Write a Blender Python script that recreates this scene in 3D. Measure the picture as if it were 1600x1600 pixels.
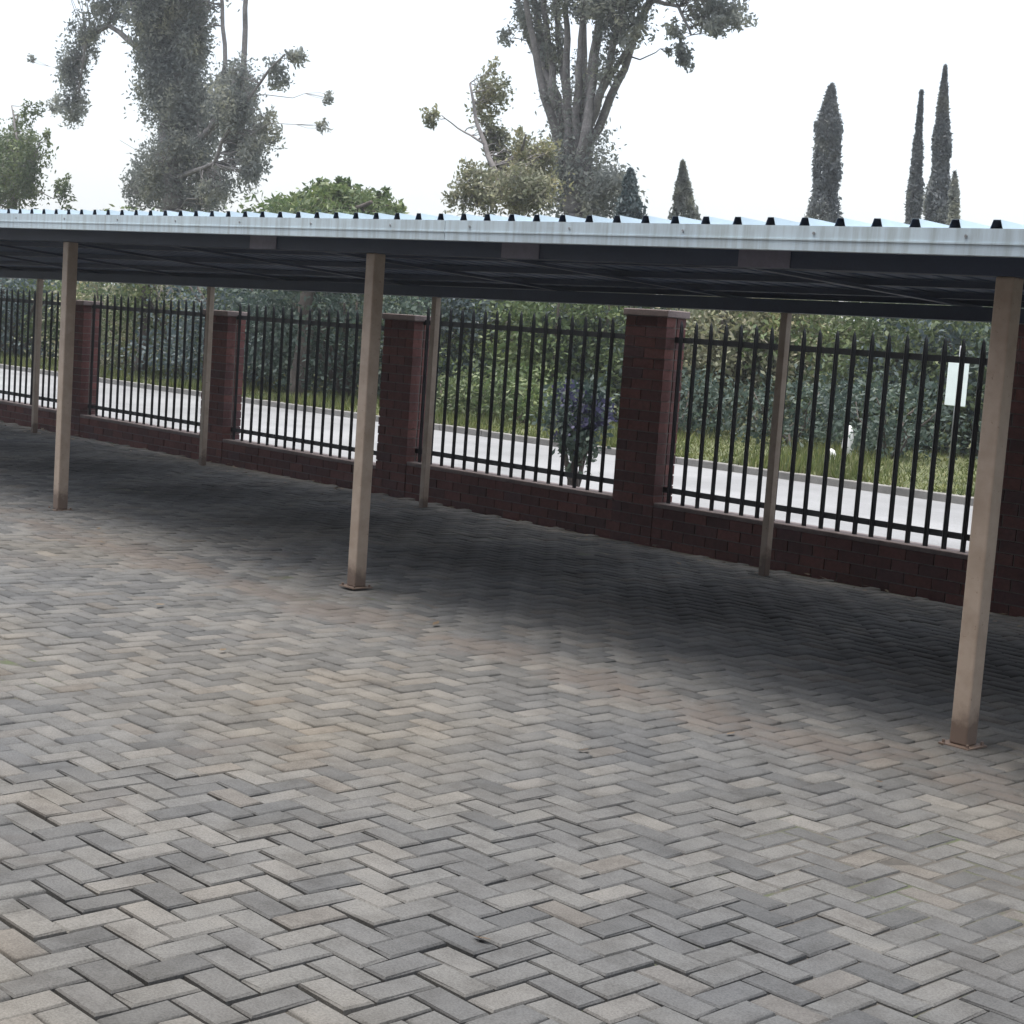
import bpy, math, random
import numpy as np
from mathutils import Vector, Matrix

random.seed(7); rng = np.random.default_rng(7)
for o in list(bpy.data.objects): bpy.data.objects.remove(o)
scene = bpy.context.scene
C = scene.collection
R = math.radians

# ------------------------------------------------------------------ camera
# world: X runs along the fence (right), Y goes from the viewer to the fence, Z up. Viewer's eye 1.65 m above the paving.
EYE = np.array([0.0, 0.0, 1.65])
F_PX, PITCH, ROLL, AZ = 2600.0, 0.10905, 0.07025, 0.81345      # focal length for a 1600 px wide picture
_fw = np.array([-math.sin(AZ)*math.cos(PITCH), math.cos(AZ)*math.cos(PITCH), -math.sin(PITCH)])
_r = np.array([math.cos(AZ), math.sin(AZ), 0.0]); _u = np.cross(_r, _fw)
_r2 = math.cos(ROLL)*_r + math.sin(ROLL)*_u
_u2 = -math.sin(ROLL)*_r + math.cos(ROLL)*_u
cam_data = bpy.data.cameras.new('camera'); cam = bpy.data.objects.new('camera', cam_data); C.objects.link(cam)
cam.matrix_world = Matrix(((_r2[0], _u2[0], -_fw[0], EYE[0]), (_r2[1], _u2[1], -_fw[1], EYE[1]), (_r2[2], _u2[2], -_fw[2], EYE[2]), (0, 0, 0, 1)))
cam_data.sensor_width = 36.0; cam_data.lens = F_PX/1600*36.0
cam_data.clip_start = 0.05; cam_data.clip_end = 3000
scene.camera = cam
scene.render.resolution_x = scene.render.resolution_y = 1024

def at(px, py, Y):
    """world point on the vertical plane at distance Y that the surveyed picture position belongs to"""
    d = _fw + (px-800)/F_PX*_r2 + (800-py)/F_PX*_u2
    return EYE + d*(Y/d[1])
def to_px(P):
    d = np.asarray(P, float)-EYE; z = d@_fw
    return 800+F_PX*(d@_r2)/z, 800-F_PX*(d@_u2)/z, z

# ------------------------------------------------------------------ world, sun, exposure
SUN_EL, SUN_AZ = R(81), R(215)          # azimuth: direction the light comes from, measured from +X
world = bpy.data.worlds.new('World'); scene.world = world; world.use_nodes = True
nt = world.node_tree; nt.nodes.clear()
sky = nt.nodes.new('ShaderNodeTexSky'); sky.sky_type = 'NISHITA'; sky.sun_disc = False
sky.sun_elevation = SUN_EL; sky.sun_rotation = R(90)-SUN_AZ; sky.dust_density = 4.0
bg1 = nt.nodes.new('ShaderNodeBackground'); bg1.inputs[1].default_value = 0.05
nt.links.new(sky.outputs[0], bg1.inputs[0])
# overcast cloud layer: the standard overcast luminance distribution, brighter towards the zenith all round
geo = nt.nodes.new('ShaderNodeTexCoord'); sep = nt.nodes.new('ShaderNodeSeparateXYZ')
nt.links.new(geo.outputs['Generated'], sep.inputs[0])
mx = nt.nodes.new('ShaderNodeMath'); mx.operation = 'MAXIMUM'; mx.inputs[1].default_value = 0.0
nt.links.new(sep.outputs['Z'], mx.inputs[0])
ma = nt.nodes.new('ShaderNodeMath'); ma.operation = 'MULTIPLY_ADD'; ma.inputs[1].default_value = 0.44; ma.inputs[2].default_value = 0.145
nt.links.new(mx.outputs[0], ma.inputs[0])
bg2 = nt.nodes.new('ShaderNodeBackground'); bg2.inputs[0].default_value = (0.97, 0.985, 1.0, 1)
nt.links.new(ma.outputs[0], bg2.inputs[1])
add = nt.nodes.new('ShaderNodeAddShader'); nt.links.new(bg1.outputs[0], add.inputs[0]); nt.links.new(bg2.outputs[0], add.inputs[1])
wo = nt.nodes.new('ShaderNodeOutputWorld'); nt.links.new(add.outputs[0], wo.inputs[0])

sun_d = bpy.data.lights.new('sun', 'SUN'); sun_d.energy = 1.5; sun_d.angle = R(34); sun_d.color = (1.0, 0.96, 0.90)
sun = bpy.data.objects.new('sun', sun_d); C.objects.link(sun)
sd = Vector((math.cos(SUN_AZ)*math.cos(SUN_EL), math.sin(SUN_AZ)*math.cos(SUN_EL), math.sin(SUN_EL)))
sun.rotation_euler = sd.to_track_quat('Z', 'Y').to_euler(); sun.location = sd*30
vs = scene.view_settings
vs.view_transform = 'Standard'; vs.look = 'None'; vs.gamma = 1; vs.use_curve_mapping = False; vs.exposure = 1.72
scene.render.engine = 'CYCLES'

# ------------------------------------------------------------------ helpers
def tag(o, label=None, cat=None, group=None, kind=None):
    if label: o['label'] = label
    if cat: o['category'] = cat
    if group: o['group'] = group
    if kind: o['kind'] = kind
    return o
def link(name, me, parent=None, loc=None):
    o = bpy.data.objects.new(name, me); C.objects.link(o)
    if parent is not None: o.parent = parent
    if loc is not None: o.location = loc
    return o
def empty(name, loc=(0, 0, 0)):
    o = bpy.data.objects.new(name, None); o.empty_display_size = 0.3; C.objects.link(o); o.location = loc
    return o

class MB:
    """collects boxes and tubes in one mesh"""
    def __init__(self): self.v = []; self.f = []
    def box(self, x0, x1, y0, y1, z0, z1, skew=0.0):
        n = len(self.v)
        self.v += [(x0, y0, z0), (x1, y0, z0), (x1, y1, z0+skew), (x0, y1, z0+skew), (x0, y0, z1), (x1, y0, z1), (x1, y1, z1+skew), (x0, y1, z1+skew)]
        self.f += [tuple(n+i for i in q) for q in ((3, 2, 1, 0), (4, 5, 6, 7), (0, 1, 5, 4), (1, 2, 6, 5), (2, 3, 7, 6), (3, 0, 4, 7))]
        return self
    def tube(self, pts, rad, sides=8, cap=True):
        pts = [Vector(p) for p in pts]; rings = []; prev = None
        for i, p in enumerate(pts):
            t = (pts[min(i+1, len(pts)-1)]-pts[max(i-1, 0)]).normalized()
            a = prev if prev is not None else (Vector((1, 0, 0)) if abs(t.x) < .9 else Vector((0, 1, 0)))
            b = t.cross(a).normalized(); a = b.cross(t).normalized(); prev = a
            n = len(self.v); r = rad[i] if hasattr(rad, '__len__') else rad
            for k in range(sides):
                g = 2*math.pi*k/sides
                self.v.append(tuple(p+(a*math.cos(g)+b*math.sin(g))*r))
            rings.append(n)
        for a, b in zip(rings, rings[1:]):
            for k in range(sides):
                k2 = (k+1) % sides; self.f.append((a+k, a+k2, b+k2, b+k))
        if cap:
            self.f.append(tuple(rings[-1]+k for k in range(sides))); self.f.append(tuple(rings[0]+k for k in reversed(range(sides))))
        return self
    def mesh(self, name, mat, smooth=False):
        me = bpy.data.meshes.new(name); me.from_pydata(self.v, [], self.f); me.materials.append(mat)
        if smooth: me.polygons.foreach_set('use_smooth', [True]*len(me.polygons))
        me.update(); return me
    def build(self, name, mat, parent=None, loc=None, smooth=False, bevel=0.0):
        o = link(name, self.mesh(name, mat, smooth), parent, loc)
        if bevel:
            m = o.modifiers.new('bevel', 'BEVEL'); m.width = bevel; m.segments = 2; m.limit_method = 'ANGLE'
        return o

def chamfer_brick(lx, ly, lz, c):
    """brick with chamfered top arris, origin at the middle of its top face"""
    hx, hy = lx/2, ly/2
    v = [(-hx, -hy, -lz), (hx, -hy, -lz), (hx, hy, -lz), (-hx, hy, -lz),
         (-hx, -hy, -c), (hx, -hy, -c), (hx, hy, -c), (-hx, hy, -c),
         (-hx+c, -hy+c, 0), (hx-c, -hy+c, 0), (hx-c, hy-c, 0), (-hx+c, hy-c, 0)]
    f = [(8, 9, 10, 11)]
    for k in range(4):
        k2 = (k+1) % 4
        f += [(k, k2, 4+k2, 4+k), (4+k, 4+k2, 8+k2, 8+k)]
    return v, f

# ------------------------------------------------------------------ materials
def new_mat(name):
    m = bpy.data.materials.new(name); m.use_nodes = True; n = m.node_tree.nodes; l = m.node_tree.links
    b = n['Principled BSDF']
    return m, n, l, b
def pos_noise(n, l, scale, detail=4, rough=.55, coord='Position', dist=0.0):
    g = n.new('ShaderNodeNewGeometry'); t = n.new('ShaderNodeTexNoise'); t.inputs['Scale'].default_value = scale
    t.inputs['Detail'].default_value = detail; t.inputs['Roughness'].default_value = rough; t.inputs['Distortion'].default_value = dist
    l.new(g.outputs[coord], t.inputs['Vector']); return t.outputs['Fac']
def ramp(n, l, fac, stops):
    r = n.new('ShaderNodeValToRGB'); e = r.color_ramp.elements
    while len(e) < len(stops): e.new(.5)
    for i, (p, c) in enumerate(stops): e[i].position = p; e[i].color = (*c, 1) if len(c) == 3 else c
    l.new(fac, r.inputs[0]); return r.outputs[0]
def mix(n, l, fac, a, b, mode='MIX'):
    m = n.new('ShaderNodeMix'); m.data_type = 'RGBA'; m.blend_type = mode
    for s, v in ((m.inputs[0], fac), (m.inputs[6], a), (m.inputs[7], b)):
        if hasattr(v, 'is_output') or isinstance(v, bpy.types.NodeSocket): l.new(v, s)
        elif isinstance(v, (int, float)): s.default_value = v
        else: s.default_value = (*v, 1)
    return m.outputs[2]
def bump(n, l, b, h, strength=.3, dist=.01):
    bp = n.new('ShaderNodeBump'); bp.inputs['Strength'].default_value = strength; bp.inputs['Distance'].default_value = dist
    l.new(h, bp.inputs['Height']); l.new(bp.outputs[0], b.inputs['Normal'])
def math_n(n, l, op, a, b=None):
    m = n.new('ShaderNodeMath'); m.operation = op
    for s, v in ((m.inputs[0], a), (m.inputs[1], b)):
        if v is None: continue
        if isinstance(v, (int, float)): s.default_value = v
        else: l.new(v, s)
    return m.outputs[0]

def paver_mat(name, island):
    m, n, l, b = new_mat(name)
    if island: rnd = n.new('ShaderNodeNewGeometry').outputs['Random Per Island']
    else: rnd = n.new('ShaderNodeObjectInfo').outputs['Random']
    base = ramp(n, l, rnd, [(0, (.072, .073, .073)), (.3, (.093, .093, .092)), (.7, (.108, .107, .103)), (.92, (.125, .121, .114)), (1, (.101, .094, .086))])
    big = pos_noise(n, l, .42, 3, .6)
    tone = ramp(n, l, big, [(.30, (.80, .83, .88)), (.5, (1, 1, 1)), (.68, (1.12, 1.06, .97))])
    c = mix(n, l, 1.0, base, tone, 'MULTIPLY')
    mid = pos_noise(n, l, 5.0, 5, .65)
    c = mix(n, l, 1.0, c, ramp(n, l, mid, [(.3, (.74, .73, .72)), (.55, (1.05, 1.05, 1.05)), (.75, (1.18, 1.17, 1.15))]), 'MULTIPLY')
    fine = pos_noise(n, l, 160, 3, .7)
    c = mix(n, l, 1.0, c, ramp(n, l, fine, [(.3, (.7, .7, .7)), (.6, (1.1, 1.1, 1.1))]), 'MULTIPLY')
    # reddish earth trodden over some of the paving
    red = pos_noise(n, l, .9, 4, .7, dist=.6)
    c = mix(n, l, ramp(n, l, red, [(.60, (0, 0, 0)), (.80, (.45, .45, .45))]), c, (.075, .058, .049))
    # brown silt washed down along the drip line of the roof, ragged
    gq = n.new('ShaderNodeNewGeometry'); sq = n.new('ShaderNodeSeparateXYZ'); l.new(gq.outputs['Position'], sq.inputs[0])
    off = math_n(n, l, 'ABSOLUTE', math_n(n, l, 'ADD', sq.outputs['Y'], -5.75))
    silt = ramp(n, l, math_n(n, l, 'ADD', off, math_n(n, l, 'MULTIPLY', pos_noise(n, l, 1.7, 5, .7), 1.5)), [(.75, (.55,)*3), (1.0, (0,)*3)])
    c = mix(n, l, silt, c, (.098, .081, .070))
    # old oil drips and tyre rubber
    g_ = n.new('ShaderNodeNewGeometry'); vo = n.new('ShaderNodeTexVoronoi'); vo.inputs['Scale'].default_value = 1.25; l.new(g_.outputs['Position'], vo.inputs['Vector'])
    dd = math_n(n, l, 'ADD', vo.outputs['Distance'], math_n(n, l, 'MULTIPLY', pos_noise(n, l, 4.5, 4, .65), .35))
    oil = ramp(n, l, dd, [(.22, (.6,)*3), (.34, (0,)*3)])
    c = mix(n, l, oil, c, (.036, .035, .035))
    # carport shade put into the colour: a ragged dark patch in every parking bay
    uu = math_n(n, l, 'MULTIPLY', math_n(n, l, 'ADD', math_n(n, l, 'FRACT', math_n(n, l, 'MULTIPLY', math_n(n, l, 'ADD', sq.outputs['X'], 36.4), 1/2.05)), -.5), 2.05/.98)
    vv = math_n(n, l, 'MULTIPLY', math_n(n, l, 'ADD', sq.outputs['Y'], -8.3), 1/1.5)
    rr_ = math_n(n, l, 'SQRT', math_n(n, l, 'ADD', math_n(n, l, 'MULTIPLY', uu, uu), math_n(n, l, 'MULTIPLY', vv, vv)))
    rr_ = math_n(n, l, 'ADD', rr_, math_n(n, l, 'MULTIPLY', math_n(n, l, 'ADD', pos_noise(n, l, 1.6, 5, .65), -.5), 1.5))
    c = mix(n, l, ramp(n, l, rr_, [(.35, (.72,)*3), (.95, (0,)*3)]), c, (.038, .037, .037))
    l.new(c, b.inputs['Base Color']); b.inputs['Roughness'].default_value = .9; b.inputs['Specular IOR Level'].default_value = .12
    bump(n, l, b, fine, .35, .004)
    return m
M = {}
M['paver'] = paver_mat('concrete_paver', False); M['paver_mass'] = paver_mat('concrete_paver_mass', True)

def simple(name, col, rough=.7, metal=0, var=.25, scale=6, bump_s=0, scale2=60):
    m, n, l, b = new_mat(name)
    f = pos_noise(n, l, scale, 5, .6); g = pos_noise(n, l, scale2, 4, .6)
    c = mix(n, l, 1.0, col, ramp(n, l, f, [(.3, (1-var,)*3), (.7, (1+var*.6,)*3)]), 'MULTIPLY')
    c = mix(n, l, 1.0, c, ramp(n, l, g, [(.3, (1-var*.6,)*3), (.7, (1+var*.3,)*3)]), 'MULTIPLY')
    l.new(c, b.inputs['Base Color']); b.inputs['Roughness'].default_value = rough; b.inputs['Metallic'].default_value = metal
    if bump_s: bump(n, l, b, g, bump_s, .01)
    return m
def sand_mat():
    m, n, l, b = new_mat('joint_sand')
    c = ramp(n, l, pos_noise(n, l, 2.2, 5, .7), [(.35, (.040, .037, .033)), (.52, (.062, .056, .048)), (.62, (.045, .055, .026)), (.75, (.06, .075, .03))])
    l.new(c, b.inputs['Base Color']); b.inputs['Roughness'].default_value = .95; bump(n, l, b, pos_noise(n, l, 120, 3, .7), .6, .006); return m
M['sand'] = sand_mat()
M['earth'] = simple('earth', (.10, .105, .055), .95, 0, .4, .3)
M['road'] = simple('bleached_road', (.185, .188, .192), .85, 0, .30, .45, .2, 40)
M['kerb'] = simple('kerb_concrete', (.17, .165, .155), .85, 0, .35, 3, .2)
M['verge'] = simple('verge_soil', (.085, .095, .035), .95, 0, .4, 1.5)
def roof_mat():
    # colour-coated sheet: pale weather side, dark blue-grey backing coat below
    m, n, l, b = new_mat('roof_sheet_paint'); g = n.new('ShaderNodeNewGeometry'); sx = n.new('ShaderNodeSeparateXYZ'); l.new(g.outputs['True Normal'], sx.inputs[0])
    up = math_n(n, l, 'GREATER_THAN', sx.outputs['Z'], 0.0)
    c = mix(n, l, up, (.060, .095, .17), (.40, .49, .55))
    c = mix(n, l, 1.0, c, ramp(n, l, pos_noise(n, l, 1.3, 5, .6), [(.3, (.84,)*3), (.7, (1.1,)*3)]), 'MULTIPLY')
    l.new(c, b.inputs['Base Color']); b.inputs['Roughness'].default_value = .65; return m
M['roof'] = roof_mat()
def fascia_mat():
    m, n, l, b = new_mat('fascia_paint'); g = n.new('ShaderNodeNewGeometry'); mp = n.new('ShaderNodeMapping'); mp.inputs['Scale'].default_value = (9, 1, .8)
    l.new(g.outputs['Position'], mp.inputs[0]); t = n.new('ShaderNodeTexNoise'); t.inputs['Scale'].default_value = 2.2; t.inputs['Detail'].default_value = 6; t.inputs['Roughness'].default_value = .7
    l.new(mp.outputs[0], t.inputs['Vector'])
    c = mix(n, l, 1.0, (.50, .60, .66), ramp(n, l, t.outputs['Fac'], [(.34, (.72, .70, .67)), (.56, (1, 1, 1)), (.8, (1.08, 1.08, 1.08))]), 'MULTIPLY')
    c = mix(n, l, 1.0, c, ramp(n, l, pos_noise(n, l, .7, 4, .6), [(.3, (.85, .86, .88)), (.7, (1.1, 1.1, 1.08))]), 'MULTIPLY')
    l.new(c, b.inputs['Base Color']); b.inputs['Roughness'].default_value = .45; return m
M['fascia'] = fascia_mat()
M['steel'] = simple('dark_steel_paint', (.030, .044, .082), .55, .1, .2, 3)
M['pale'] = simple('fence_steel_paint', (.012, .014, .018), .5, .1, .3, 8)
M['plate'] = simple('plate_paint', (.16, .15, .20), .5, 0, .15, 9)
M['mortar'] = simple('mortar', (.13, .11, .10), .95, 0, .3, 20, .3)
M['cap'] = simple('pier_cap_concrete', (.17, .135, .13), .85, 0, .25, 9, .3)
M['sign_white'] = simple('sign_face', (.74, .82, .80), .5, 0, .06, 5)
M['galv'] = simple('galvanised_pole', (.34, .35, .36), .4, .6, .15, 6)
M['white'] = simple('white_paint', (.72, .72, .71), .6, 0, .1, 9)

m, n, l, b = new_mat('dark_glass'); b.inputs['Base Color'].default_value = (.02, .025, .03, 1); b.inputs['Roughness'].default_value = .08; M['glass'] = m

def post_mat():
    m, n, l, b = new_mat('tan_post_paint')
    f = pos_noise(n, l, 7, 5, .65); g = n.new('ShaderNodeNewGeometry'); s = n.new('ShaderNodeSeparateXYZ'); l.new(g.outputs['Position'], s.inputs[0])
    c = ramp(n, l, f, [(.3, (.29, .225, .17)), (.6, (.38, .305, .24))])
    # rust creeping up from the foot, with a ragged edge
    h = math_n(n, l, 'ADD', math_n(n, l, 'ADD', s.outputs['Z'], math_n(n, l, 'MULTIPLY', f, -.45)), math_n(n, l, 'MULTIPLY', pos_noise(n, l, .8, 2, .5), .3))
    rust = ramp(n, l, h, [(0.0, (.8,)*3), (.10, (0, 0, 0))])
    c = mix(n, l, rust, c, (.085, .052, .038))
    sp = ramp(n, l, pos_noise(n, l, 38, 4, .7), [(.64, (0,)*3), (.70, (.7,)*3)])
    c = mix(n, l, sp, c, (.12, .075, .055))
    l.new(c, b.inputs['Base Color']); b.inputs['Roughness'].default_value = .55
    return m
M['post'] = post_mat()

def brick_mat():
    m, n, l, b = new_mat('face_brick')
    rnd = n.new('ShaderNodeObjectInfo').outputs['Random']
    base = ramp(n, l, rnd, [(0, (.070, .028, .028)), (.4, (.110, .040, .037)), (.75, (.150, .056, .048)), (1, (.078, .036, .040))])
    f = pos_noise(n, l, 30, 5, .7)
    c = mix(n, l, 1.0, base, ramp(n, l, f, [(.3, (.65,)*3), (.7, (1.2,)*3)]), 'MULTIPLY')
    l.new(c, b.inputs['Base Color']); b.inputs['Roughness'].default_value = .88; bump(n, l, b, f, .4, .006)
    return m
M['brick'] = brick_mat()

def leaf_mat(name, cols, trans=.35):
    m, n, l, b = new_mat(name)
    rnd = n.new('ShaderNodeNewGeometry').outputs['Random Per Island']
    c = ramp(n, l, rnd, [(i/(len(cols)-1), k) for i, k in enumerate(cols)])
    cl = pos_noise(n, l, 1.1, 3, .6)
    c = mix(n, l, 1.0, c, ramp(n, l, cl, [(.30, (.6, .65, .70)), (.52, (1, 1, 1)), (.68, (1.4, 1.32, 1.08))]), 'MULTIPLY')
    l.new(c, b.inputs['Base Color']); b.inputs['Roughness'].default_value = .6
    t = n.new('ShaderNodeBsdfTranslucent'); l.new(c, t.inputs[0])
    ms = n.new('ShaderNodeMixShader'); ms.inputs[0].default_value = trans
    l.new(b.outputs[0], ms.inputs[1]); l.new(t.outputs[0], ms.inputs[2]); l.new(ms.outputs[0], n['Material Output'].inputs[0])
    return m
M['leaf_gum'] = leaf_mat('gum_leaves', [(.19, .205, .185), (.24, .255, .23), (.29, .30, .275)], .6)
M['leaf_pale'] = leaf_mat('pale_leaves', [(.16, .175, .10), (.20, .205, .125), (.24, .225, .155)])
M['leaf_lime'] = leaf_mat('bright_leaves', [(.075, .12, .045), (.11, .155, .06), (.14, .17, .075)])
M['leaf_dark'] = leaf_mat('dark_leaves', [(.040, .066, .054), (.058, .09, .072), (.08, .108, .084)])
M['leaf_mid'] = leaf_mat('mid_leaves', [(.065, .095, .042), (.095, .13, .055), (.13, .155, .07)])
M['leaf_blue'] = leaf_mat('bluish_leaves', [(.055, .085, .088), (.078, .11, .115), (.105, .135, .138)])
M['leaf_cyp'] = leaf_mat('cypress_leaves', [(.12, .135, .14), (.15, .165, .17), (.18, .19, .195)], .45)
M['leaf_violet'] = leaf_mat('violet_flowers', [(.035, .045, .065), (.055, .052, .11), (.09, .085, .17)])
M['grass'] = leaf_mat('grass_blades', [(.06, .085, .02), (.10, .125, .03), (.15, .15, .06)], .3)
M['bark'] = simple('grey_bark', (.19, .175, .17), .9, 0, .4, 2.5, .5, 20)
M['dry_leaf'] = leaf_mat('dry_leaves', [(.07, .045, .025), (.12, .08, .04), (.16, .12, .07)], .15)
M['bark_dark'] = simple('dark_bark', (.085, .07, .06), .9, 0, .35, 3, .5, 20)

# ------------------------------------------------------------------ ground and street
def sheet(name, x0, x1, y0, y1, z, mat, nx=1, ny=1):
    v = [(x0+(x1-x0)*i/nx, y0+(y1-y0)*j/ny, z) for j in range(ny+1) for i in range(nx+1)]
    f = [(j*(nx+1)+i, j*(nx+1)+i+1, (j+1)*(nx+1)+i+1, (j+1)*(nx+1)+i) for j in range(ny) for i in range(nx)]
    me = bpy.data.meshes.new(name); me.from_pydata(v, [], f); me.materials.append(mat)
    return link(name, me)
tag(sheet('ground', -900, 900, -900, 900, -.12, M['earth']), kind='structure')
tag(sheet('road', -140, 60, 10.36, 17.2, -.02, M['road']), kind='structure')
kb = MB()
x = -70.0
while x < 14:
    kb.box(x, x+.99, 17.2, 17.35, -.1, .075+random.uniform(-.004, .004)); x += 1.0
tag(kb.build('kerb', M['kerb'], bevel=.012), kind='structure')
tag(sheet('verge', -140, 60, 17.35, 60, .07, M['verge']), kind='structure')

# unseen block added behind the viewer to keep sky light off yard and carport
blk = empty('apartment_block', (6, -4.6, 0)); tag(blk, 'dark brick apartment block behind the viewer across the yard', 'building')
BX0, BX1, BHT = -20.6, 16.8, 12.0
bw = MB(); cols = [BX0+1.2+3.4*i for i in range(11)]
zs = [0, .9, 2.3, 3.7, 5.1, 6.5, BHT]
for r_ in range(6):
    if r_ in (1, 3):
        x = BX0
        for c_ in cols:
            bw.box(x, c_, 0, .3, zs[r_], zs[r_+1]); x = c_+1.5
        bw.box(x, BX1, 0, .3, zs[r_], zs[r_+1])
    else: bw.box(BX0, BX1, 0, .3, zs[r_], zs[r_+1])
bw.box(BX0, BX0+.3, -9, 0, 0, BHT); bw.box(BX1-.3, BX1, -9, 0, 0, BHT); bw.box(BX0, BX1, -9.3, -9, 0, BHT)
bw.build('wall', simple('block_brick', (.11, .06, .05), .9, 0, .3, 4, .3), blk)
MB().box(BX0-.3, BX1+.3, -9.6, .6, BHT+.002, BHT+.25).build('roof', M['steel'], blk)
for r_ in (1, 3):
    for c_ in cols:
        fr = MB().box(c_+.002, c_+.06, .1, .16, zs[r_]+.002, zs[r_+1]-.002).box(c_+1.44, c_+1.498, .1, .16, zs[r_]+.002, zs[r_+1]-.002).box(c_+.06, c_+1.44, .1, .16, zs[r_]+.002, zs[r_]+.06).box(c_+.06, c_+1.44, .1, .16, zs[r_+1]-.06, zs[r_+1]-.002).build('window', M['white'], blk)
        MB().box(c_+.061, c_+1.439, .12, .13, zs[r_]+.061, zs[r_+1]-.061).build('pane', M['glass'], fr)

# ------------------------------------------------------------------ herringbone paving
A = .1                                       # paver module: 200 x 100 mm
yard = sheet('paved_yard', -60, 30, -12, 10.0, -.014, M['sand']); tag(yard, kind='structure')
pv, pf = chamfer_brick(2*A-.0075, A-.0075, .05, .0060)
pms = []                                     # five worn variants shared by the nearest pavers
for _ in range(5):
    w_ = [(a+(random.gauss(0, .0013) if i >= 4 else 0), b+(random.gauss(0, .0013) if i >= 4 else 0), c-(abs(random.gauss(0, .0006)) if i >= 8 else 0)) for i, (a, b, c) in enumerate(pv)]
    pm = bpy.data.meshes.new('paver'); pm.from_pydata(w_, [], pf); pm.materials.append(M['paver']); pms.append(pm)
bricks = []
X0, X1, Y0, Y1 = -290, 50, -12, 99
for j in range(Y0, Y1):
    for i in range(X0, X1):
        k = (i+j) % 4
        if k == 0: bricks.append((i*A+A, j*A+A/2, 0.0))
        elif k == 2: bricks.append((i*A+A/2, j*A+A, math.pi/2))
B = np.array(bricks)
d = np.stack([B[:, 0], B[:, 1], np.zeros(len(B))], 1)-EYE
zz = d@_fw; px = 800+F_PX*(d@_r2)/np.maximum(zz, .1); py = 800-F_PX*(d@_u2)/np.maximum(zz, .1)
inside = (zz > .5) & (px > 25) & (px < 1575) & (py < 1585) & (py > 0)
order = np.argsort(np.where(inside, zz, 1e9))
single = set(order[:300].tolist())
# gentle settlement of the surface and a slightly different seat for every paver
def settle(x, y): return .006*math.sin(x*1.3+.4*y)+.005*math.sin(y*1.9-.7*x)
P0 = np.array(pv); Fq = np.array(pf)
keep = [k for k in range(len(B)) if k not in single]
nv = len(P0); V = np.zeros((len(keep), nv, 3))
seat = rng.normal(0, 1, (len(B), 5))
def seat_of(k):
    x, y, r = B[k]; s = seat[k]
    return x+s[3]*.0010, y+s[4]*.0010, settle(x, y)+s[0]*.0018, s[1]*.015, s[2]*.010, r+s[3]*.011
for q, k in enumerate(keep):
    x, y, z, rx, ry, r = seat_of(k)
    cr, sr = math.cos(r), math.sin(r)
    V[q, :, 0] = P0[:, 0]*cr-P0[:, 1]*sr+x; V[q, :, 1] = P0[:, 0]*sr+P0[:, 1]*cr+y
    V[q, :, 2] = P0[:, 2]+z+P0[:, 1]*rx-P0[:, 0]*ry
    V[q, 4:, :2] += rng.normal(0, .0013, (8, 2)); V[q, 8:, 2] -= np.abs(rng.normal(0, .0006, 4))
def quads_mesh(name, V, F, mat):
    me = bpy.data.meshes.new(name); V = np.asarray(V, np.float32).reshape(-1, 3); F = np.asarray(F, np.int32)
    me.vertices.add(len(V)); me.vertices.foreach_set('co', V.ravel())
    me.loops.add(F.size); me.loops.foreach_set('vertex_index', F.ravel())
    me.polygons.add(len(F)); me.polygons.foreach_set('loop_start', np.arange(0, F.size, F.shape[1], dtype=np.int32))
    me.materials.append(mat); me.update(calc_edges=True); me.validate(); return me
Fall = (Fq[None]+np.arange(len(keep))[:, None, None]*nv).reshape(-1, 4)
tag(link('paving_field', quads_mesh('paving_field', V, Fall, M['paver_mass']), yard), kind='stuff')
for k in sorted(single):
    x, y, z, rx, ry, r = seat_of(k)
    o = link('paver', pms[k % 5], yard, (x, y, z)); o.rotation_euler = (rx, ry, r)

# ------------------------------------------------------------------ carport
FRONT_Y, BACK_Y, EDGE_F, EDGE_B = 6.32, 9.63, 6.0, 9.93
def zf(x): return 2.174-.0095*(x+3.5)            # underside of the sheeting at the front edge
def zb(x): return 2.055+.0055*(x+6.0)            # and at the back edge: the roof falls towards the fence
def U(x, y):
    t = (y-EDGE_F)/(EDGE_B-EDGE_F); return zf(x)*(1-t)+zb(x)*t
RX0, RX1 = -25.0, 2.4
carport = empty('carport', (-8, 8, 0))
tag(carport, 'long lean-to carport with ribbed blue-grey roof on tan steel posts', 'carport')
def cp(mb, name, mat, bevel=0.0, warp=False, n=1):
    if warp: mb.v = [(x, y, z+U(x, y)) for x, y, z in mb.v]
    return mb.build(name, mat, carport, (8, -8, 0), False, bevel)
def long_box(y0, y1, z0, z1, x0=None, x1=None):
    mb = MB(); x0 = RX0 if x0 is None else x0; x1 = RX1 if x1 is None else x1
    return mb.box(x0, x1, y0, y1, z0, z1)
post_xs = [-15.62, -11.83, -8.04, -3.75, .45]
back_xs = [-18.75, -14.99, -11.35, -7.47, -3.45, .6]
for x in post_xs:
    w = .043
    p = cp(MB().box(x-w, x+w, FRONT_Y-w, FRONT_Y+w, .008, U(x, FRONT_Y)-.155), 'post', M['post'], .008)
    q = MB().box(x-.075, x+.075, FRONT_Y-.075, FRONT_Y+.075, 0.001, .008)
    for sx in (-1, 1):
        for sy in (-1, 1): q.tube([(x+sx*.059, FRONT_Y+sy*.059, .008), (x+sx*.059, FRONT_Y+sy*.059, .022)], .008, 6)
    o = q.build('base_plate', M['post'], p); o.location = (0, 0, 0)
for x in back_xs:
    w = .030
    cp(MB().box(x-w, x+w, BACK_Y-w, BACK_Y+w, -.01, U(x, BACK_Y)-.155), 'post', M['post'], .006)
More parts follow.
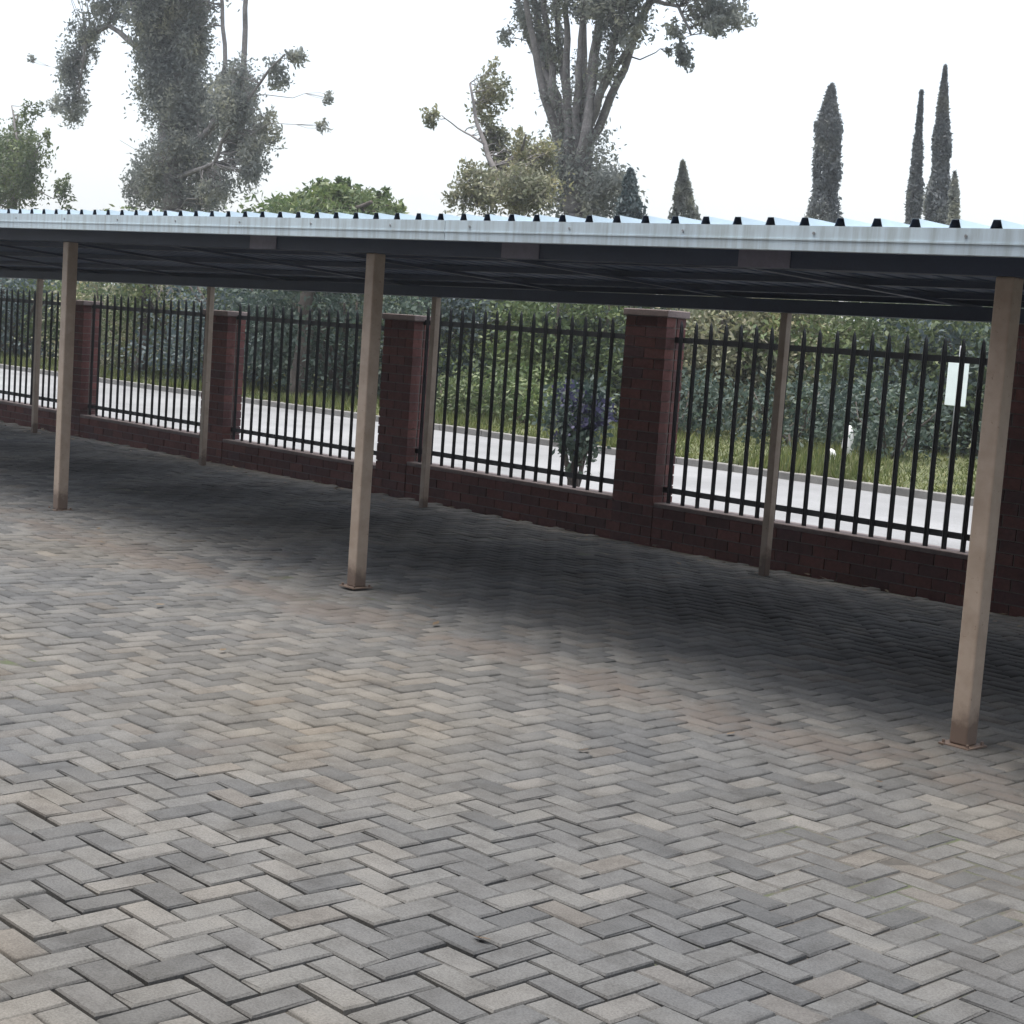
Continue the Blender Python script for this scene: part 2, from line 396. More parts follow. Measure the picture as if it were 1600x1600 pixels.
# beams along the rows of posts, rafters across, purlins under the sheeting
cp(long_box(FRONT_Y-.038, FRONT_Y+.038, -.155, -.062), 'front_beam', M['steel'], .004, True)
cp(long_box(BACK_Y-.036, BACK_Y+.036, -.155, -.062), 'back_beam', M['steel'], .004, True)
for x in post_xs+[-19.4, -23.2]:
    for xx in (x, x+2.0):
        cp(MB().box(xx-.03, xx+.03, EDGE_F+.06, EDGE_B-.1, -.061, -.041), 'rafter', M['steel'], 0, True)
for y in (6.12, 6.9, 7.7, 8.5, 9.3, 9.82):
    cp(long_box(y-.02, y+.02, -.040, -.002), 'purlin', M['steel'], 0, True)
# ribbed roof sheets, each 0.76 m wide with four ribs at 0.19 m
RIB, RH, RW, RT = .19, .040, .060, .032
prof = []
for k in range(4):
    x = k*RIB
    prof += [(x, 0), (x+(RIB-RW)/2, 0), (x+(RIB-RT)/2, RH), (x+(RIB+RT)/2, RH), (x+(RIB+RW)/2, 0)]
prof.append((4*RIB, 0.0))
ys = np.linspace(EDGE_F-.03, EDGE_B+.02, 5)
n_ = len(prof)
f = [(j*n_+i, j*n_+i+1, (j+1)*n_+i+1, (j+1)*n_+i) for j in range(len(ys)-1) for i in range(n_-1)]
k = 0; x = RX0
while x < RX1-.1:
    lift = 0.0
    v = [(x+px_, y, U(x+px_, y)+pz+.002+lift) for y in ys for (px_, pz) in prof]
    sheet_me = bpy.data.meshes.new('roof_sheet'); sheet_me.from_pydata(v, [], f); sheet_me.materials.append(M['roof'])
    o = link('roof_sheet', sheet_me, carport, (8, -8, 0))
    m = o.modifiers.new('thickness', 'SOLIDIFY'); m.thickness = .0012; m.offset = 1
    k += 1; x += 4*RIB
# pale flashing along the front edge, in six metre lengths
x = RX0
while x < RX1-.05:
    x2 = min(x+6.0, RX1); dz = random.uniform(-.003, .003)
    b0 = EDGE_F-.034
    fa = MB().box(x+.002, x2-.002, b0, b0+.003, -.104+dz, -.060+dz)
    fa.box(x+.002, x2-.002, b0-.004, b0+.003, -.060+dz, -.053+dz).box(x+.002, x2-.002, b0, b0+.003, -.053+dz, .004+dz).box(x+.002, x2-.002, b0+.003, b0+.044, -.104+dz, -.101+dz)
    fo = cp(fa, 'fascia', M['fascia'], 0, True)
    sc_ = MB(); xs = x+.2
    while xs < x2:
        sc_.tube([(xs+.004, b0-.005, -.028+dz), (xs+.004, b0, -.028+dz)], .007, 6); xs += .76
    sc_.v = [(a, b, c+U(a, b)) for a, b, c in sc_.v]
    tag(sc_.build('screws', M['galv'], fo), kind='stuff')
    x = x2
# small plates on the front beam at the bays
for i, (x, w, lab) in enumerate([(-9.18, .30, 'grey-violet plate on the carport beam left of the middle tan post'),
                            (-6.72, .30, 'grey-violet plate on the carport beam right of the middle tan post'),
                            (-5.03, .31, 'largest grey-violet plate on the carport beam, nearest the right-hand post')]):
    pl = MB().box(-w/2, w/2, -.006, 0, -.055, .04).build('bay_plate', M['plate'], None, (x, FRONT_Y-.040, U(x, FRONT_Y)-.100), bevel=.003)
    tag(pl, lab, 'sign', 'plates on the carport beam')

# ------------------------------------------------------------------ brick piers, low wall and palisade panels
BL, BW, BH, J = .22, .105, .075, .010
def brick_mesh(name, lx, ly, lz):
    mb = MB().box(-lx/2, lx/2, -ly/2, ly/2, 0, lz); return mb.mesh(name, M['brick'])
BM = {'full': brick_mesh('brick', BL, BW, BH), 'half': brick_mesh('half_brick', BW, BW, BH)}
def add_brick(parent, kind, x, y, z):
    o = link('brick', BM[kind], parent, (x+random.uniform(-.0015, .0015), y+random.uniform(-.0025, .0025), z))
    o.rotation_euler = (0, 0, random.uniform(-.006, .006))
PW, PD, WALL_Y = .45, .23, 10.16            # pier plan; centre line of the wall
pier_xs = [-21.72, -18.64, -15.50, -12.36, -9.20, -5.72, -2.5]
pier_lab = ['dark red brick pier just past the left edge, before the leftmost palisade panel',
            'dark red brick pier close behind the leftmost tan post',
            'narrow-looking red brick pier between the leftmost and the middle tan posts',
            'red brick pier with pale cap right behind the middle tan post',
            'broad dark brick pier standing clear between the middle and right-hand posts',
            'dark brick pier behind the right-hand tan post at the picture edge',
            'brick pier beyond the right-hand post, outside the picture']
for x, lab, COURSES in zip(pier_xs, pier_lab, (19, 19, 19, 20, 22, 23, 24)):
    p = empty('brick_pier', (x, WALL_Y, -.03)); tag(p, lab, 'pier', 'brick piers of the fence')
    MB().box(-PW/2+.007, PW/2-.007, -PD/2+.007, PD/2-.007, -.05, COURSES*(BH+J)).build('mortar_core', M['mortar'], p)
    for c in range(COURSES):
        z = c*(BH+J)
        for yy in (-PD/2+BW/2, PD/2-BW/2):
            if c % 2:
                add_brick(p, 'half', -PW/2+BW/2, yy, z); add_brick(p, 'full', 0, yy, z); add_brick(p, 'half', PW/2-BW/2, yy, z)
            else:
                add_brick(p, 'full', -PW/2+BL/2, yy, z); add_brick(p, 'full', PW/2-BL/2, yy, z)
    H = COURSES*(BH+J)-J
    MB().box(-PW/2-.022, PW/2+.022, -PD/2-.022, PD/2+.022, H+.002, H+.06).build('cap', M['cap'], p, bevel=.008)
# low wall between the piers
wall = empty('low_wall', (-12, WALL_Y, -.03)); tag(wall, 'low dark brick wall running under the palisade panels', 'wall')
WC = (3, 3, 3, 4, 4, 5)                      # courses of the wall in each bay: it steps up with the ground
wm = MB()
for a, b, nc in zip(pier_xs, pier_xs[1:], WC):
    wm.box(a+PW/2+.002+12, b-PW/2-.002+12, -.10, .10, -.05, nc*(BH+J)-.012)
wm.build('mortar_core', M['mortar'], wall)
rest = MB()
for bi, (a, b) in enumerate(zip(pier_xs, pier_xs[1:])):
    xa, xb = a+PW/2+.005, b-PW/2-.005; nc = WC[bi]
    for c in range(nc):
        x = xa; z = c*(BH+J); first = True
        while x < xb-.03:
            l_ = BW if (c % 2 and first) else BL
            l_ = min(l_, xb-x); first = False
            if bi < 5 and abs(l_-BL) < .001: add_brick(wall, 'full', x+l_/2+12, -.056, z)
            elif bi < 5 and abs(l_-BW) < .001: add_brick(wall, 'half', x+l_/2+12, -.056, z)
            else: rest.box(x+12, x+12+l_, -.056-BW/2, -.056+BW/2, z, z+BH)
            x += l_+J
    rest.box(xa+12, xb+12, .002, .1085, 0, nc*(BH+J)-J)
tag(rest.build('brick_courses', M['brick'], wall), kind='stuff')
for a, b, nc in zip(pier_xs, pier_xs[1:], WC):
    MB().box(a+PW/2+.004+12, b-PW/2-.004+12, -.111, .111, nc*(BH+J)-.008, nc*(BH+J)+.028).build('coping', M['cap'], wall, bevel=.006)
# palisade panels
pan_lab = ['black palisade fence panel at the left edge beyond the leftmost tan post',
           'black palisade fence panel just right of the leftmost tan post',
           'black palisade fence panel immediately left of the middle tan post',
           'black palisade fence panel between the middle post and the broad dark pier',
           'black palisade fence panel between the broad dark pier and the right-hand post',
           'black palisade fence panel beyond the right-hand pier, outside the picture']
pm_ = MB()
w, t = .022, .012                            # W-section pale: folded strip
pm_.v = []; zt = 1.50
for z, s in ((0, 1), (zt-.10, 1), (zt-.03, .55)):
    pm_.v += [(-w*s, .008, z), (-w*.35*s, -.008, z), (0, -.002, z), (w*.35*s, -.008, z), (w*s, .008, z)]
pm_.v.append((0, 0, zt))
pm_.f = [(r*5+i, r*5+i+1, r*5+i+6, r*5+i+5) for r in range(2) for i in range(4)]+[(10+i, 11+i, 15) for i in range(4)]
pale_me = pm_.mesh('pale', M['pale'])
for (a, b), lab, nc in zip(zip(pier_xs, pier_xs[1:]), pan_lab, WC):
    xm = (a+b)/2; L = (b-a)-PW
    p = empty('fence_panel', (xm, WALL_Y-.02, nc*(BH+J)-.005)); tag(p, lab, 'fence', 'palisade fence panels')
    for z in (.085, 1.30):
        MB().box(-L/2, L/2, .012, .052, z, z+.004).box(-L/2, L/2, .012, .016, z+.004, z+.045).build('rail', M['pale'], p)
    n_p = int(round(L/.155))
    for k in range(n_p):
        o = link('pale', pale_me, p, (-L/2+(k+.5)*L/n_p+random.uniform(-.004, .004), 0, -.02))
        o.rotation_euler = (0, random.uniform(-.004, .004), 0)
        m = o.modifiers.new('thickness', 'SOLIDIFY'); m.thickness = .003

# ------------------------------------------------------------------ vegetation
def leaves_mesh(name, P, size, mat, droop=0.0, aspect=.42, up=0.0):
    """one folded leaf of four corners at each point"""
    n = len(P); a = rng.normal(0, 1, (n, 3)); a[:, 2] = a[:, 2]*(1-.3*droop)-droop*1.2+up*1.2
    a /= np.linalg.norm(a, axis=1)[:, None]; t = rng.normal(0, 1, (n, 3)); b = np.cross(a, t); b /= np.linalg.norm(b, axis=1)[:, None]
    L = (size*rng.uniform(.6, 1.35, n))[:, None]; W = L*aspect
    V = np.stack([P-a*L/2, P+b*W/2-a*L*.08, P+a*L/2, P-b*W/2-a*L*.08], 1)
    F = np.arange(n*4).reshape(-1, 4)
    return quads_mesh(name, V, F, mat)
def blob(c, r, n, sub=10, tight=.34, loose=1.0):
    """n points gathered in uneven clumps inside the ellipsoid c, r"""
    c = np.asarray(c); r = np.asarray(r); k = max(3, sub)
    q = rng.normal(0, 1, (k, 3)); q /= np.linalg.norm(q, axis=1)[:, None]; q *= rng.uniform(.25, .95, k)[:, None]**.6
    s = rng.uniform(.5, 1.3, k)*tight; idx = rng.choice(k, n, p=s/s.sum())
    return c+(q[idx]+np.clip(rng.normal(0, 1, (n, 3)), -1.9, 1.9)*s[idx, None]*.85*loose)*r, c+q*r
def wobble(p, q, n, amp):
    p, q = np.asarray(p), np.asarray(q); out = []
    for i in range(n+1):
        t = i/n; out.append(p+(q-p)*t+rng.normal(0, amp, 3)*(0 if i in (0, n) else 1))
    return out
def tree(name, label, cat, Y, stems, clumps, leaf, mat, bark, dens=1.0, droop=.5, depth=.9, group=None, aspect=.42, sub=11, twigs=True):
    """stems: lists of (px, py, radius); clumps: (px, py, rx, ry, density) surveyed on the plane Y"""
    base = at(stems[0][0][0], stems[0][0][1], Y); foot = np.array([base[0], base[1], .05])
    sc = 1/to_px(base)[2]*F_PX                # pixels per metre there
    root = empty(name, foot); tag(root, label, cat, group)
    mb = MB(); nodes = []
    mb.tube([Vector(p-foot) for p in wobble(foot, base, 3, .05)], [stems[0][0][2]*1.25, stems[0][0][2]*1.12, stems[0][0][2]*1.05, stems[0][0][2]], 9)
    for si, s in enumerate(stems):
        pts = []; rad = []
        dy = 0
        for i, (a, b, r) in enumerate(s):
            if i: dy += rng.normal(0, .25)
            pts.append(at(a, b, Y+dy*(i > 0))); rad.append(r)
        fine = []; fr = []
        for (p, q), (r0, r1) in zip(zip(pts, pts[1:]), zip(rad, rad[1:])):
            for i in range(4):
                t = i/4; fine.append(p+(q-p)*t+rng.normal(0, r0*.22, 3)*(i > 0)); fr.append(r0+(r1-r0)*t)
        fine.append(pts[-1]); fr.append(rad[-1])
        mb.tube([Vector(p-foot) for p in fine], fr, 8)
        nodes += list(zip(fine, fr))
    LP = []
    NP = np.array([p for p, r in nodes])
    for (a, b, rx, ry, dn) in clumps:
        c = at(a, b, Y)+np.array([0, rng.normal(0, .4), 0])
        r = np.array([rx, rx*depth, ry])/sc
        n = int(dn*dens*rx*ry*1.0)+20
        k = max(3, int(sub*2.2*math.sqrt(rx*ry)/40)); tiny = rx*ry < 450
        P, cs = blob(c, r*1.1, n, k, .30, 1.1); LP.append(P)
        if twigs:
            for q in ([c] if tiny else cs):
                dd = np.linalg.norm(NP-q, axis=1)+np.maximum(0, NP[:, 2]-q[2])*2; i = int(np.argmin(dd))
                if dd[i] < 9:
                    pts = wobble(NP[i], q, 4, .06*dd[i]**.5); r0 = min(nodes[i][1]*.5, .02+.012*dd[i])
                    r0 = max(r0*.7, .012)
                    mb.tube([Vector(p-foot) for p in pts], [r0, r0*.8, r0*.6, r0*.42, r0*.25], 5)
                    for _ in range(3):
                        e = q+rng.normal(0, .3, 3)*r
                        mb.tube([Vector(p-foot) for p in (pts[3], (pts[3]+e)/2+rng.normal(0, .04, 3), e)], [r0*.4, r0*.3, .006], 4)
    mb.build('trunk', bark, root, smooth=True)
    P = np.concatenate(LP); P = P[P[:, 2] > .1]-foot
    link('crown', leaves_mesh('crown', P, leaf, mat, droop, aspect), root)
    return root

GT = 'tall trees behind the carport'
tree('gum_tree', 'tall grey-green gum tree with dense upright column of foliage above left roof', 'tree', 30,
     [[(272, 330, .40), (264, 200, .32), (256, 80, .26), (262, -70, .2), (272, -230, .1)],
      [(264, 200, .18), (235, 90, .13), (170, 40, .08), (135, 60, .05), (125, 130, .03)],
      [(268, 260, .13), (330, 200, .10), (352, 100, .075), (345, -20, .06), (340, -120, .05)],
      [(330, 200, .14), (380, 110, .10), (386, -20, .08), (390, -110, .05)],
      [(270, 280, .10), (335, 255, .07), (362, 190, .055), (420, 110, .04), (445, 85, .025)],
      [(258, 110, .2), (210, 10, .14), (170, -80, .09)]],
     [(265, 15, 52, 55, 1.6), (258, 90, 46, 55, 1.6), (262, 50, 44, 50, 1.5), (262, 120, 46, 50, 1.5), (245, 60, 30, 60, 1.0), (285, 40, 30, 60, 1.0), (270, 155, 48, 50, 1.5), (280, 110, 34, 50, 1.0), (285, 215, 48, 45, 1.5), (262, 270, 48, 50, 1.5), (300, 290, 38, 40, 1.3), (212, 292, 30, 34, .9),
      (180, 18, 45, 26, .9), (140, 78, 22, 30, 1.0), (130, 120, 24, 40, 1.1), (122, 172, 24, 26, 1.0), (95, 165, 18, 16, .6), (62, 95, 10, 8, .4), (160, 50, 26, 18, .7),
      (345, 150, 34, 46, 1.5), (376, 175, 34, 30, 1.6), (362, 235, 30, 44, 1.4), (398, 262, 20, 34, 1.1), (405, 200, 20, 26, .9), (345, 300, 30, 22, .9), (420, 115, 18, 22, .9), (446, 86, 18, 12, 1.0),
      (482, 148, 12, 8, .6), (483, 194, 8, 12, .6), (390, 130, 16, 30, .5),
      (230, -70, 90, 60, 1.0), (310, -90, 80, 60, .9), (255, -200, 140, 80, .9), (140, -90, 90, 60, .8), (390, -140, 90, 60, .8), (250, -300, 150, 80, .7)],
     .16, M['leaf_gum'], M['bark'], dens=1.45, group=GT)
tree('gum_tree', 'multi-stemmed gum tree with bare grey stems fanning upward above mid roof', 'tree', 32,
     [[(902, 335, .34), (896, 270, .28), (872, 180, .17), (848, 80, .12), (826, -40, .09), (810, -140, .05)]] +
     [[(900+dx0, 300, .16), (900+dx0*1.6, 220, .13), (900+dx0*2+dx1*.5, 130, .105), (900+dx0*2+dx1, 40, .08), (900+dx0*2+dx1*1.5, -70, .05)]
      for dx0, dx1 in ((-10, -60), (-14, -18), (-8, 2), (-3, -22), (0, 10), (4, 26), (8, 22), (10, 48), (14, 72), (6, 0), (-18, -36))] +
     [[(930, 160, .08), (985, 70, .07), (1020, 0, .06), (1075, -60, .04)], [(1020, 0, .06), (1060, 10, .045), (1080, 55, .025)], [(870, 170, .09), (845, 90, .06), (806, 20, .03)]],
     [(985, 18, 46, 42, 1.2), (1004, 58, 22, 22, .9), (832, 30, 28, 40, .8), (852, 90, 18, 30, .6), (930, 0, 50, 26, .9), (1104, 14, 44, 22, 1.2), (1130, 38, 24, 16, 1.1),
      (1076, 92, 12, 24, .9), (1070, 52, 18, 14, .6), (1022, 70, 12, 9, .6), (805, 60, 18, 14, .5), (870, 60, 24, 30, .35), (960, 100, 24, 40, .4), (900, 150, 40, 50, .30),
      (905, 240, 50, 50, .55), (895, 295, 60, 40, 1.3), (960, 300, 40, 36, 1.2), (900, -70, 150, 60, .9), (1090, -50, 90, 40, .9), (860, -160, 140, 70, .8), (1030, -170, 140, 70, .8), (930, -280, 180, 80, .7)],
     .15, M['leaf_gum'], M['bark'], dens=1.15, group=GT)
tree('pale_tree', 'slender pale olive-green tree just left of the multi-stemmed gum', 'tree', 27,
     [[(806, 330, .11), (770, 260, .07), (744, 190, .045), (734, 130, .025)], [(790, 290, .06), (815, 240, .04), (822, 210, .02)], [(757, 225, .03), (715, 200, .02), (690, 180, .012)]],
     [(735, 150, 26, 34, .9), (745, 205, 20, 30, .9), (690, 188, 12, 18, .7), (757, 255, 30, 30, 1.0), (792, 262, 34, 38, 1.0), (822, 300, 46, 34, 1.2), (766, 304, 38, 34, 1.2), (820, 224, 14, 24, .8), (765, 108, 10, 14, .3)],
     .13, M['leaf_pale'], M['bark'], dens=1.5, group=GT)
tree('leafy_tree', 'loose olive-green tree cut by the left picture edge above the roof', 'tree', 26,
     [[(20, 330, .14), (22, 280, .09), (28, 220, .05), (18, 165, .02)], [(22, 290, .07), (52, 250, .04), (62, 225, .02)], [(22, 285, .07), (-20, 230, .04)]],
     [(20, 290, 50, 40, 1.5), (58, 266, 22, 40, 1.3), (30, 240, 34, 30, 1.2), (8, 200, 20, 30, .8), (20, 164, 16, 12, .6), (75, 300, 14, 26, .8), (88, 220, 10, 12, .5), (-30, 250, 40, 50, 1.0)],
     .15, M['leaf_mid'], M['bark'], dens=1.2, group=GT)
tree('round_tree', 'rounded bright green tree top peeping over the roof left of centre', 'tree', 25,
     [[(530, 345, .2), (528, 320, .12), (530, 296, .06)], [(530, 335, .1), (490, 318, .05)], [(530, 335, .1), (580, 316, .05)]],
     [(512, 322, 56, 28, 1.3), (462, 336, 36, 18, 1.1), (572, 330, 42, 22, 1.1), (530, 352, 90, 34, 1.1), (508, 296, 26, 18, 1.2), (512, 284, 14, 10, .9), (545, 306, 26, 16, .8), (565, 305, 10, 14, .6), (615, 344, 22, 14, .8), (482, 316, 24, 16, .9)],
     .18, M['leaf_lime'], M['bark_dark'], dens=1.4, droop=.1, group=GT)
def cypress(name, label, Y, top, bot, half, leaf, mat, dens, pointed=.8):
    a = at(*bot, Y); b = at(*top, Y); foot = np.array([a[0], a[1], .05]); sc = F_PX/to_px(a)[2]
    root = empty(name, foot); tag(root, label, 'tree', 'conifers beyond the carport')
    r = half/sc; n = int(dens*1.7); leaf *= .75
    t = rng.uniform(0, 1, n)**.85; z = .4+(b[2]-.4)*t
    lump = 1+.09*np.sin(t*23+rng.uniform(0, 6))+.10*np.sin(t*41+rng.uniform(0, 6))
    prof = np.minimum(1, (1-t)**pointed*2.1)*(.78+.22*np.sin(np.minimum(1, t*3)*math.pi/2))*lump
    g = rng.uniform(0, 2*math.pi, n); rr = r*prof*(rng.uniform(.4, 1.05, n)**.5+np.maximum(0, rng.normal(0, .09, n)))*(1+.18*np.sin(3*g+9*t))
    lean = (b-a)[:2]*((z-a[2])/(b[2]-a[2]))[:, None]
    P = np.stack([lean[:, 0]+rr*np.cos(g), lean[:, 1]+rr*np.sin(g), z-.05], 1)
    MB().tube([(0, 0, -.1), (lean[:, 0].mean()*.5, 0, b[2]*.5), tuple(b-foot-np.array([0, 0, .3]))], [r*.3, r*.2, .02], 7).build('trunk', M['bark_dark'], root)
    link('crown', leaves_mesh('crown', P, leaf, mat, 0, .4, .9), root)
cypress('cypress_tree', 'thick dark cypress standing alone right of centre with blunt top', 46, (1300, 132), (1284, 345), 20, .24, M['leaf_cyp'], 9000, .5)
cypress('cypress_tree', 'thinner left one of the pair of pencil cypresses at far right', 46, (1440, 142), (1426, 345), 13, .22, M['leaf_cyp'], 7000, .9)
cypress('cypress_tree', 'tallest pointed cypress, right one of the far-right pair', 44, (1477, 104), (1464, 345), 18, .22, M['leaf_cyp'], 9000, .8)
cypress('conifer', 'small grey-green pointed conifer between the gum tree and the lone cypress', 34, (1067, 252), (1070, 345), 26, .22, M['leaf_gum'], 3500, .75)
cypress('conifer', 'short shrubby conifer at the foot of the tallest cypress', 42, (1492, 268), (1490, 345), 12, .2, M['leaf_gum'], 1800, .6)
cypress('conifer', 'short bluish conifer at the right foot of the multi-stemmed gum', 30, (985, 265), (985, 340), 24, .22, M['leaf_blue'], 3000, .6)

# shrubs and hedge trees across the street
def bush(name, label, px, Y, h, w, mat, leaf=.115, n=8500, trunk=.07):
    c = at(px, 560, Y); foot = np.array([c[0], Y, .06]); root = empty(name, foot); tag(root, label, 'bush', 'bushes across the street')
    mb = MB(); P = []
    for k in range(rng.integers(4, 7)):
        g = rng.uniform(0, 2*math.pi); q = np.array([math.cos(g)*w*.35, math.sin(g)*w*.3, h*rng.uniform(.5, .8)])
        mb.tube([Vector(p) for p in wobble((0, 0, -.1), q, 4, .06)], [trunk, trunk*.8, trunk*.6, trunk*.45, trunk*.3], 6)
    a, _ = blob((0, 0, h*.55), (w*.55, w*.5, h*.46), int(n*.75), 34, .25); P.append(a)
    a, _ = blob((0, 0, h*.22), (w*.52, w*.45, h*.22), int(n*.25), 12, .4); P.append(a)
    P = np.concatenate(P); P = P[P[:, 2] > .02]
    mb.build('stems', M['bark_dark'], root, smooth=True)
    link('foliage', leaves_mesh('foliage', P, leaf, mat, .15, .5), root)
bl = [(-75, 19.5, 3.3, 4.5, 'leaf_blue', 'bluish-green bush outside the left edge across the street'),
      (25, 20.0, 3.0, 4.2, 'leaf_blue', 'bluish-green bush at the left picture edge across the street'),
      (118, 21.5, 2.4, 4.0, 'leaf_lime', 'lower yellow-green bush seen right of the leftmost tan post'),
      (205, 20.5, 2.7, 4.0, 'leaf_pale', 'pale olive bush in the second fence bay from the left'),
      (285, 20.0, 3.0, 3.8, 'leaf_mid', 'mid-green bush left of the narrow-looking red pier'),
      (390, 20.0, 3.0, 4.2, 'leaf_blue', 'bluish bush just right of the narrow-looking red pier'),
      (470, 20.5, 3.1, 3.6, 'leaf_dark', 'dark bush in the middle of the third fence bay'),
      (550, 20.0, 3.1, 3.8, 'leaf_dark', 'dark green bush just left of the middle tan post'),
      (650, 21.5, 3.0, 3.8, 'leaf_mid', 'mid-green bush behind the middle tan post'),
      (725, 22.0, 3.0, 3.4, 'leaf_blue', 'bluish bush right of the middle tan post'),
      (800, 22.5, 2.9, 3.2, 'leaf_mid', 'mid-green bush in the middle of the fourth fence bay'),
      (868, 22.0, 2.9, 3.2, 'leaf_lime', 'yellow-green bush left of the broad dark pier'),
      (945, 23.0, 3.0, 3.2, 'leaf_dark', 'dark green bush behind the left side of the broad pier'),
      (1035, 24.0, 3.0, 3.4, 'leaf_mid', 'mid-green bush behind the right side of the broad pier'),
      (1120, 24.0, 2.8, 3.2, 'leaf_pale', 'pale olive bush in the fifth bay near the broad pier'),
      (1205, 24.5, 2.9, 3.2, 'leaf_pale', 'pale olive bush behind the thin post in the fifth bay'),
      (1290, 25.0, 2.9, 3.2, 'leaf_lime', 'yellow-green bush above the small white marker stone'),
      (1375, 25.0, 2.9, 3.2, 'leaf_mid', 'mid-green bush between the marker stone and the white sign'),
      (1460, 25.5, 2.9, 3.2, 'leaf_blue', 'bluish bush directly behind the white street sign'),
      (1545, 25.5, 3.0, 3.2, 'leaf_mid', 'mid-green bush behind the right-hand brick pier'),
      (1650, 25.5, 3.0, 3.4, 'leaf_dark', 'dark bush past the right picture edge across the street')]
for b_ in bl: bush('bush', b_[5], b_[0], b_[1], b_[2]*rng.uniform(.95, 1.05), b_[3], M[b_[4]])
# lower planting in front of the bushes of the right-hand bays
for i, (px_, Y_, h, w_, mt, lab) in enumerate([(1080, 21.5, 1.1, 2.0, 'leaf_dark', 'knee-high dark shrub right of the broad pier by the grass'),
        (1250, 22.0, 1.2, 2.4, 'leaf_dark', 'low dark shrub left of the small white marker stone'),
        (1400, 22.0, 1.3, 2.4, 'leaf_dark', 'low dark shrub right of the small white marker stone'),
        (820, 19.6, 1.0, 1.6, 'leaf_lime', 'low yellow-green shrub on the verge left of the broad pier'),
        (720, 19.0, .8, 1.6, 'leaf_mid', 'low green shrub on the verge right of the middle tan post')]):
    bush('low_shrub', lab, px_, Y_, h, w_, M[mt], .1, 1800, .03)
# far wood closing the view behind the bushes
P = []
for k in range(46):
    x = -95+k*1.95
    a, _ = blob((x, 31+rng.normal(0, 1.2), 1.3), (1.9, 1.4, 1.5+rng.uniform(-.4, .4)), 900, 14, .36); P.append(a)
P = np.concatenate(P); P = P[P[:, 2] > .05]
tag(link('wood', leaves_mesh('wood', P, .28, M['leaf_mid'], .1, .55)), 'low dark band of woodland behind the bushes', 'wood', kind='stuff')
# violet-blue shrub just outside the fence
vp = at(897, 740, 12.3); foot = np.array([vp[0], 12.3, -.02]); rt = empty('flowering_shrub', foot)
tag(rt, 'dark shrub with violet-blue flowers outside fence left of the broad pier', 'bush')
mb = MB()
for k in range(7):
    g = rng.uniform(0, 6.28); mb.tube([Vector(p) for p in wobble((rng.normal(0, .03), rng.normal(0, .03), -.02), (math.cos(g)*.16, math.sin(g)*.16, .7), 3, .03)], [.03, .025, .02, .012], 6)
mb.build('stems', M['bark_dark'], rt)
a, _ = blob((0, 0, .78), (.34, .3, .36), 1300, 14, .34); link('foliage', leaves_mesh('foliage', a, .085, M['leaf_dark'], 0, .45), rt)
a, _ = blob((0, -.03, .88), (.33, .3, .30), 750, 12, .3); tag(link('flowers', leaves_mesh('flowers', a, .06, M['leaf_violet'], 0, .7), rt), kind='stuff')
# tree trunk beside the road in the third bay, and another in the second
for px_, Y_, r_, lab in ((462, 18.6, .16, 'brown tree trunk at the road edge in the third fence bay'), (212, 18.9, .14, 'dark tree trunk at the road edge in the second fence bay')):
    c = at(px_, 620, Y_); rt = empty('street_tree', (c[0], Y_, .05)); tag(rt, lab, 'tree', 'street trees beyond the fence')
    mb = MB(); mb.tube([Vector(p) for p in wobble((0, 0, -.1), (.1, .1, 2.2), 5, .03)], [r_*1.3, r_, r_*.95, r_*.9, r_*.85, r_*.8], 9)
    for k in range(5):
        g = k*1.3; mb.tube([Vector(p) for p in wobble((.1, .1, 2.1), (math.cos(g)*1.0, math.sin(g)*1.0, 2.9+.1*k), 3, .05)], [r_*.5, r_*.4, r_*.3, r_*.15], 6)
    mb.build('trunk', M['bark_dark'], rt, smooth=True)
    a, _ = blob((0, 0, 2.85), (1.5, 1.4, .65), 2600, 20, .3); link('crown', leaves_mesh('crown', a, .14, M['leaf_mid'], .3, .45), rt)
# grass on the verge
n = 60000
gx = rng.uniform(-46, -6, n); gy = 17.3+rng.uniform(0, 1, n)**1.5*8; hgt = rng.uniform(.05, .16, n)*(1+.5*np.sin(gx*1.7+gy))
ang = rng.uniform(0, 6.28, n); wv = np.stack([np.cos(ang), np.sin(ang), np.zeros(n)], 1)*rng.uniform(.008, .02, n)[:, None]
b0 = np.stack([gx, gy, np.full(n, .065)], 1); tip = b0+np.stack([rng.normal(0, .04, n), rng.normal(0, .04, n), hgt], 1)
V = np.stack([b0-wv, b0+wv, tip], 1); me = quads_mesh('verge_grass', V, np.arange(n*3).reshape(-1, 3), M['grass'])
tag(link('verge_grass', me), 'yellow-green rough grass on the verge across the street', 'grass', kind='stuff')

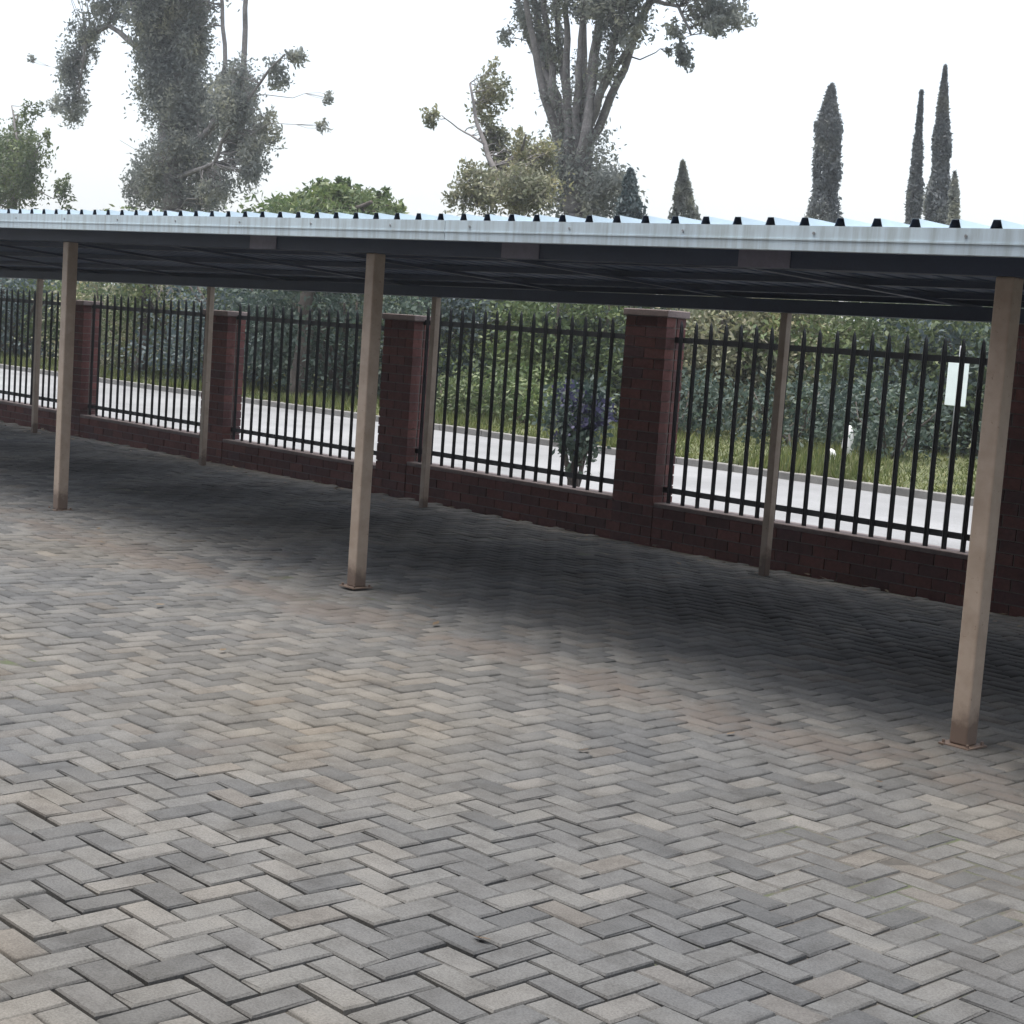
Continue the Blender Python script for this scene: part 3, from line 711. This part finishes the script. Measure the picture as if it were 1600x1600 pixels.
# dry leaves blown against the wall and lying here and there on the yard
n = 260
lx = rng.uniform(-22, -1, n); near = rng.uniform(0, 1, n) < .7
ly = np.where(near, 9.95-np.abs(rng.normal(0, .28, n)), rng.uniform(2.5, 9.5, n))
P = np.stack([lx, ly, np.full(n, .016)], 1); a_ = rng.uniform(0, 6.28, n); L_ = rng.uniform(.02, .045, n)
ax = np.stack([np.cos(a_), np.sin(a_), rng.normal(0, .12, n)], 1)*L_[:, None]; bx = np.stack([-np.sin(a_), np.cos(a_), rng.normal(0, .2, n)], 1)*(L_*.45)[:, None]
me = quads_mesh('leaf_litter', np.stack([P-ax, P+bx, P+ax, P-bx], 1), np.arange(n*4).reshape(-1, 4), M['dry_leaf'])
tag(link('leaf_litter', me), 'dry brown leaves scattered on the paving along the wall', 'leaves', kind='stuff')

# ------------------------------------------------------------------ street sign and marker stones
c = at(1488, 700, 21.0); sg = empty('street_sign', (c[0], 21.0, .05)); tag(sg, 'pale upright sign plate on a grey pole seen left of the right-hand post', 'sign')
ztop = at(1492, 545, 21.0)[2]; z1 = at(1492, 566, 21.0)[2]-.05; z0 = at(1492, 634, 21.0)[2]-.05
MB().tube([(0, 0, -.1), (0, 0, ztop)], .035, 10).build('pole', M['galv'], sg, smooth=True)
MB().box(-.17, .17, -.052, -.040, z0, z1).build('plate', M['sign_white'], sg, bevel=.01)
MB().box(-.06, .06, -.040, -.030, z0+.15, z0+.19).box(-.06, .06, -.040, -.030, z1-.19, z1-.15).build('clamp', M['galv'], sg)
def stone(px_, py_, Y_, s, lab):
    c = at(px_, py_, Y_); n_ = 10
    mb = MB(); pts = []; rad = []
    for i, (z, r) in enumerate(((-.05, 1), (.25, 1.02), (.6, .9), (.85, .68), (1.0, .3))):
        pts.append((rng.normal(0, .02)*s[0], rng.normal(0, .02)*s[0], z*s[1])); rad.append(r*s[0])
    mb.tube(pts, rad, n_)
    rt = mb.build('marker_stone', M['white'], None, (c[0], Y_, .07), True); tag(rt, lab, 'stone', 'white stones on the verge')
stone(1325, 690, 21.2, (.09, .48), 'taller white-painted marker stone on the verge in the fifth bay')
stone(1297, 715, 20.2, (.09, .16), 'small low white stone on the grass left of the taller one')



# ------------------------------------------------------------------ thin bright haze in the air
hm = bpy.data.materials.new('haze'); hm.use_nodes = True; hn = hm.node_tree.nodes; hn.clear()
pvn = hn.new('ShaderNodeVolumePrincipled'); pvn.inputs['Color'].default_value = (.90, .95, 1.0, 1); pvn.inputs['Density'].default_value = .0008; pvn.inputs['Anisotropy'].default_value = .2
ho = hn.new('ShaderNodeOutputMaterial'); hm.node_tree.links.new(pvn.outputs[0], ho.inputs['Volume'])
tag(MB().box(-960, 960, -960, 960, -1.2, 28).build('haze', hm), kind='stuff')
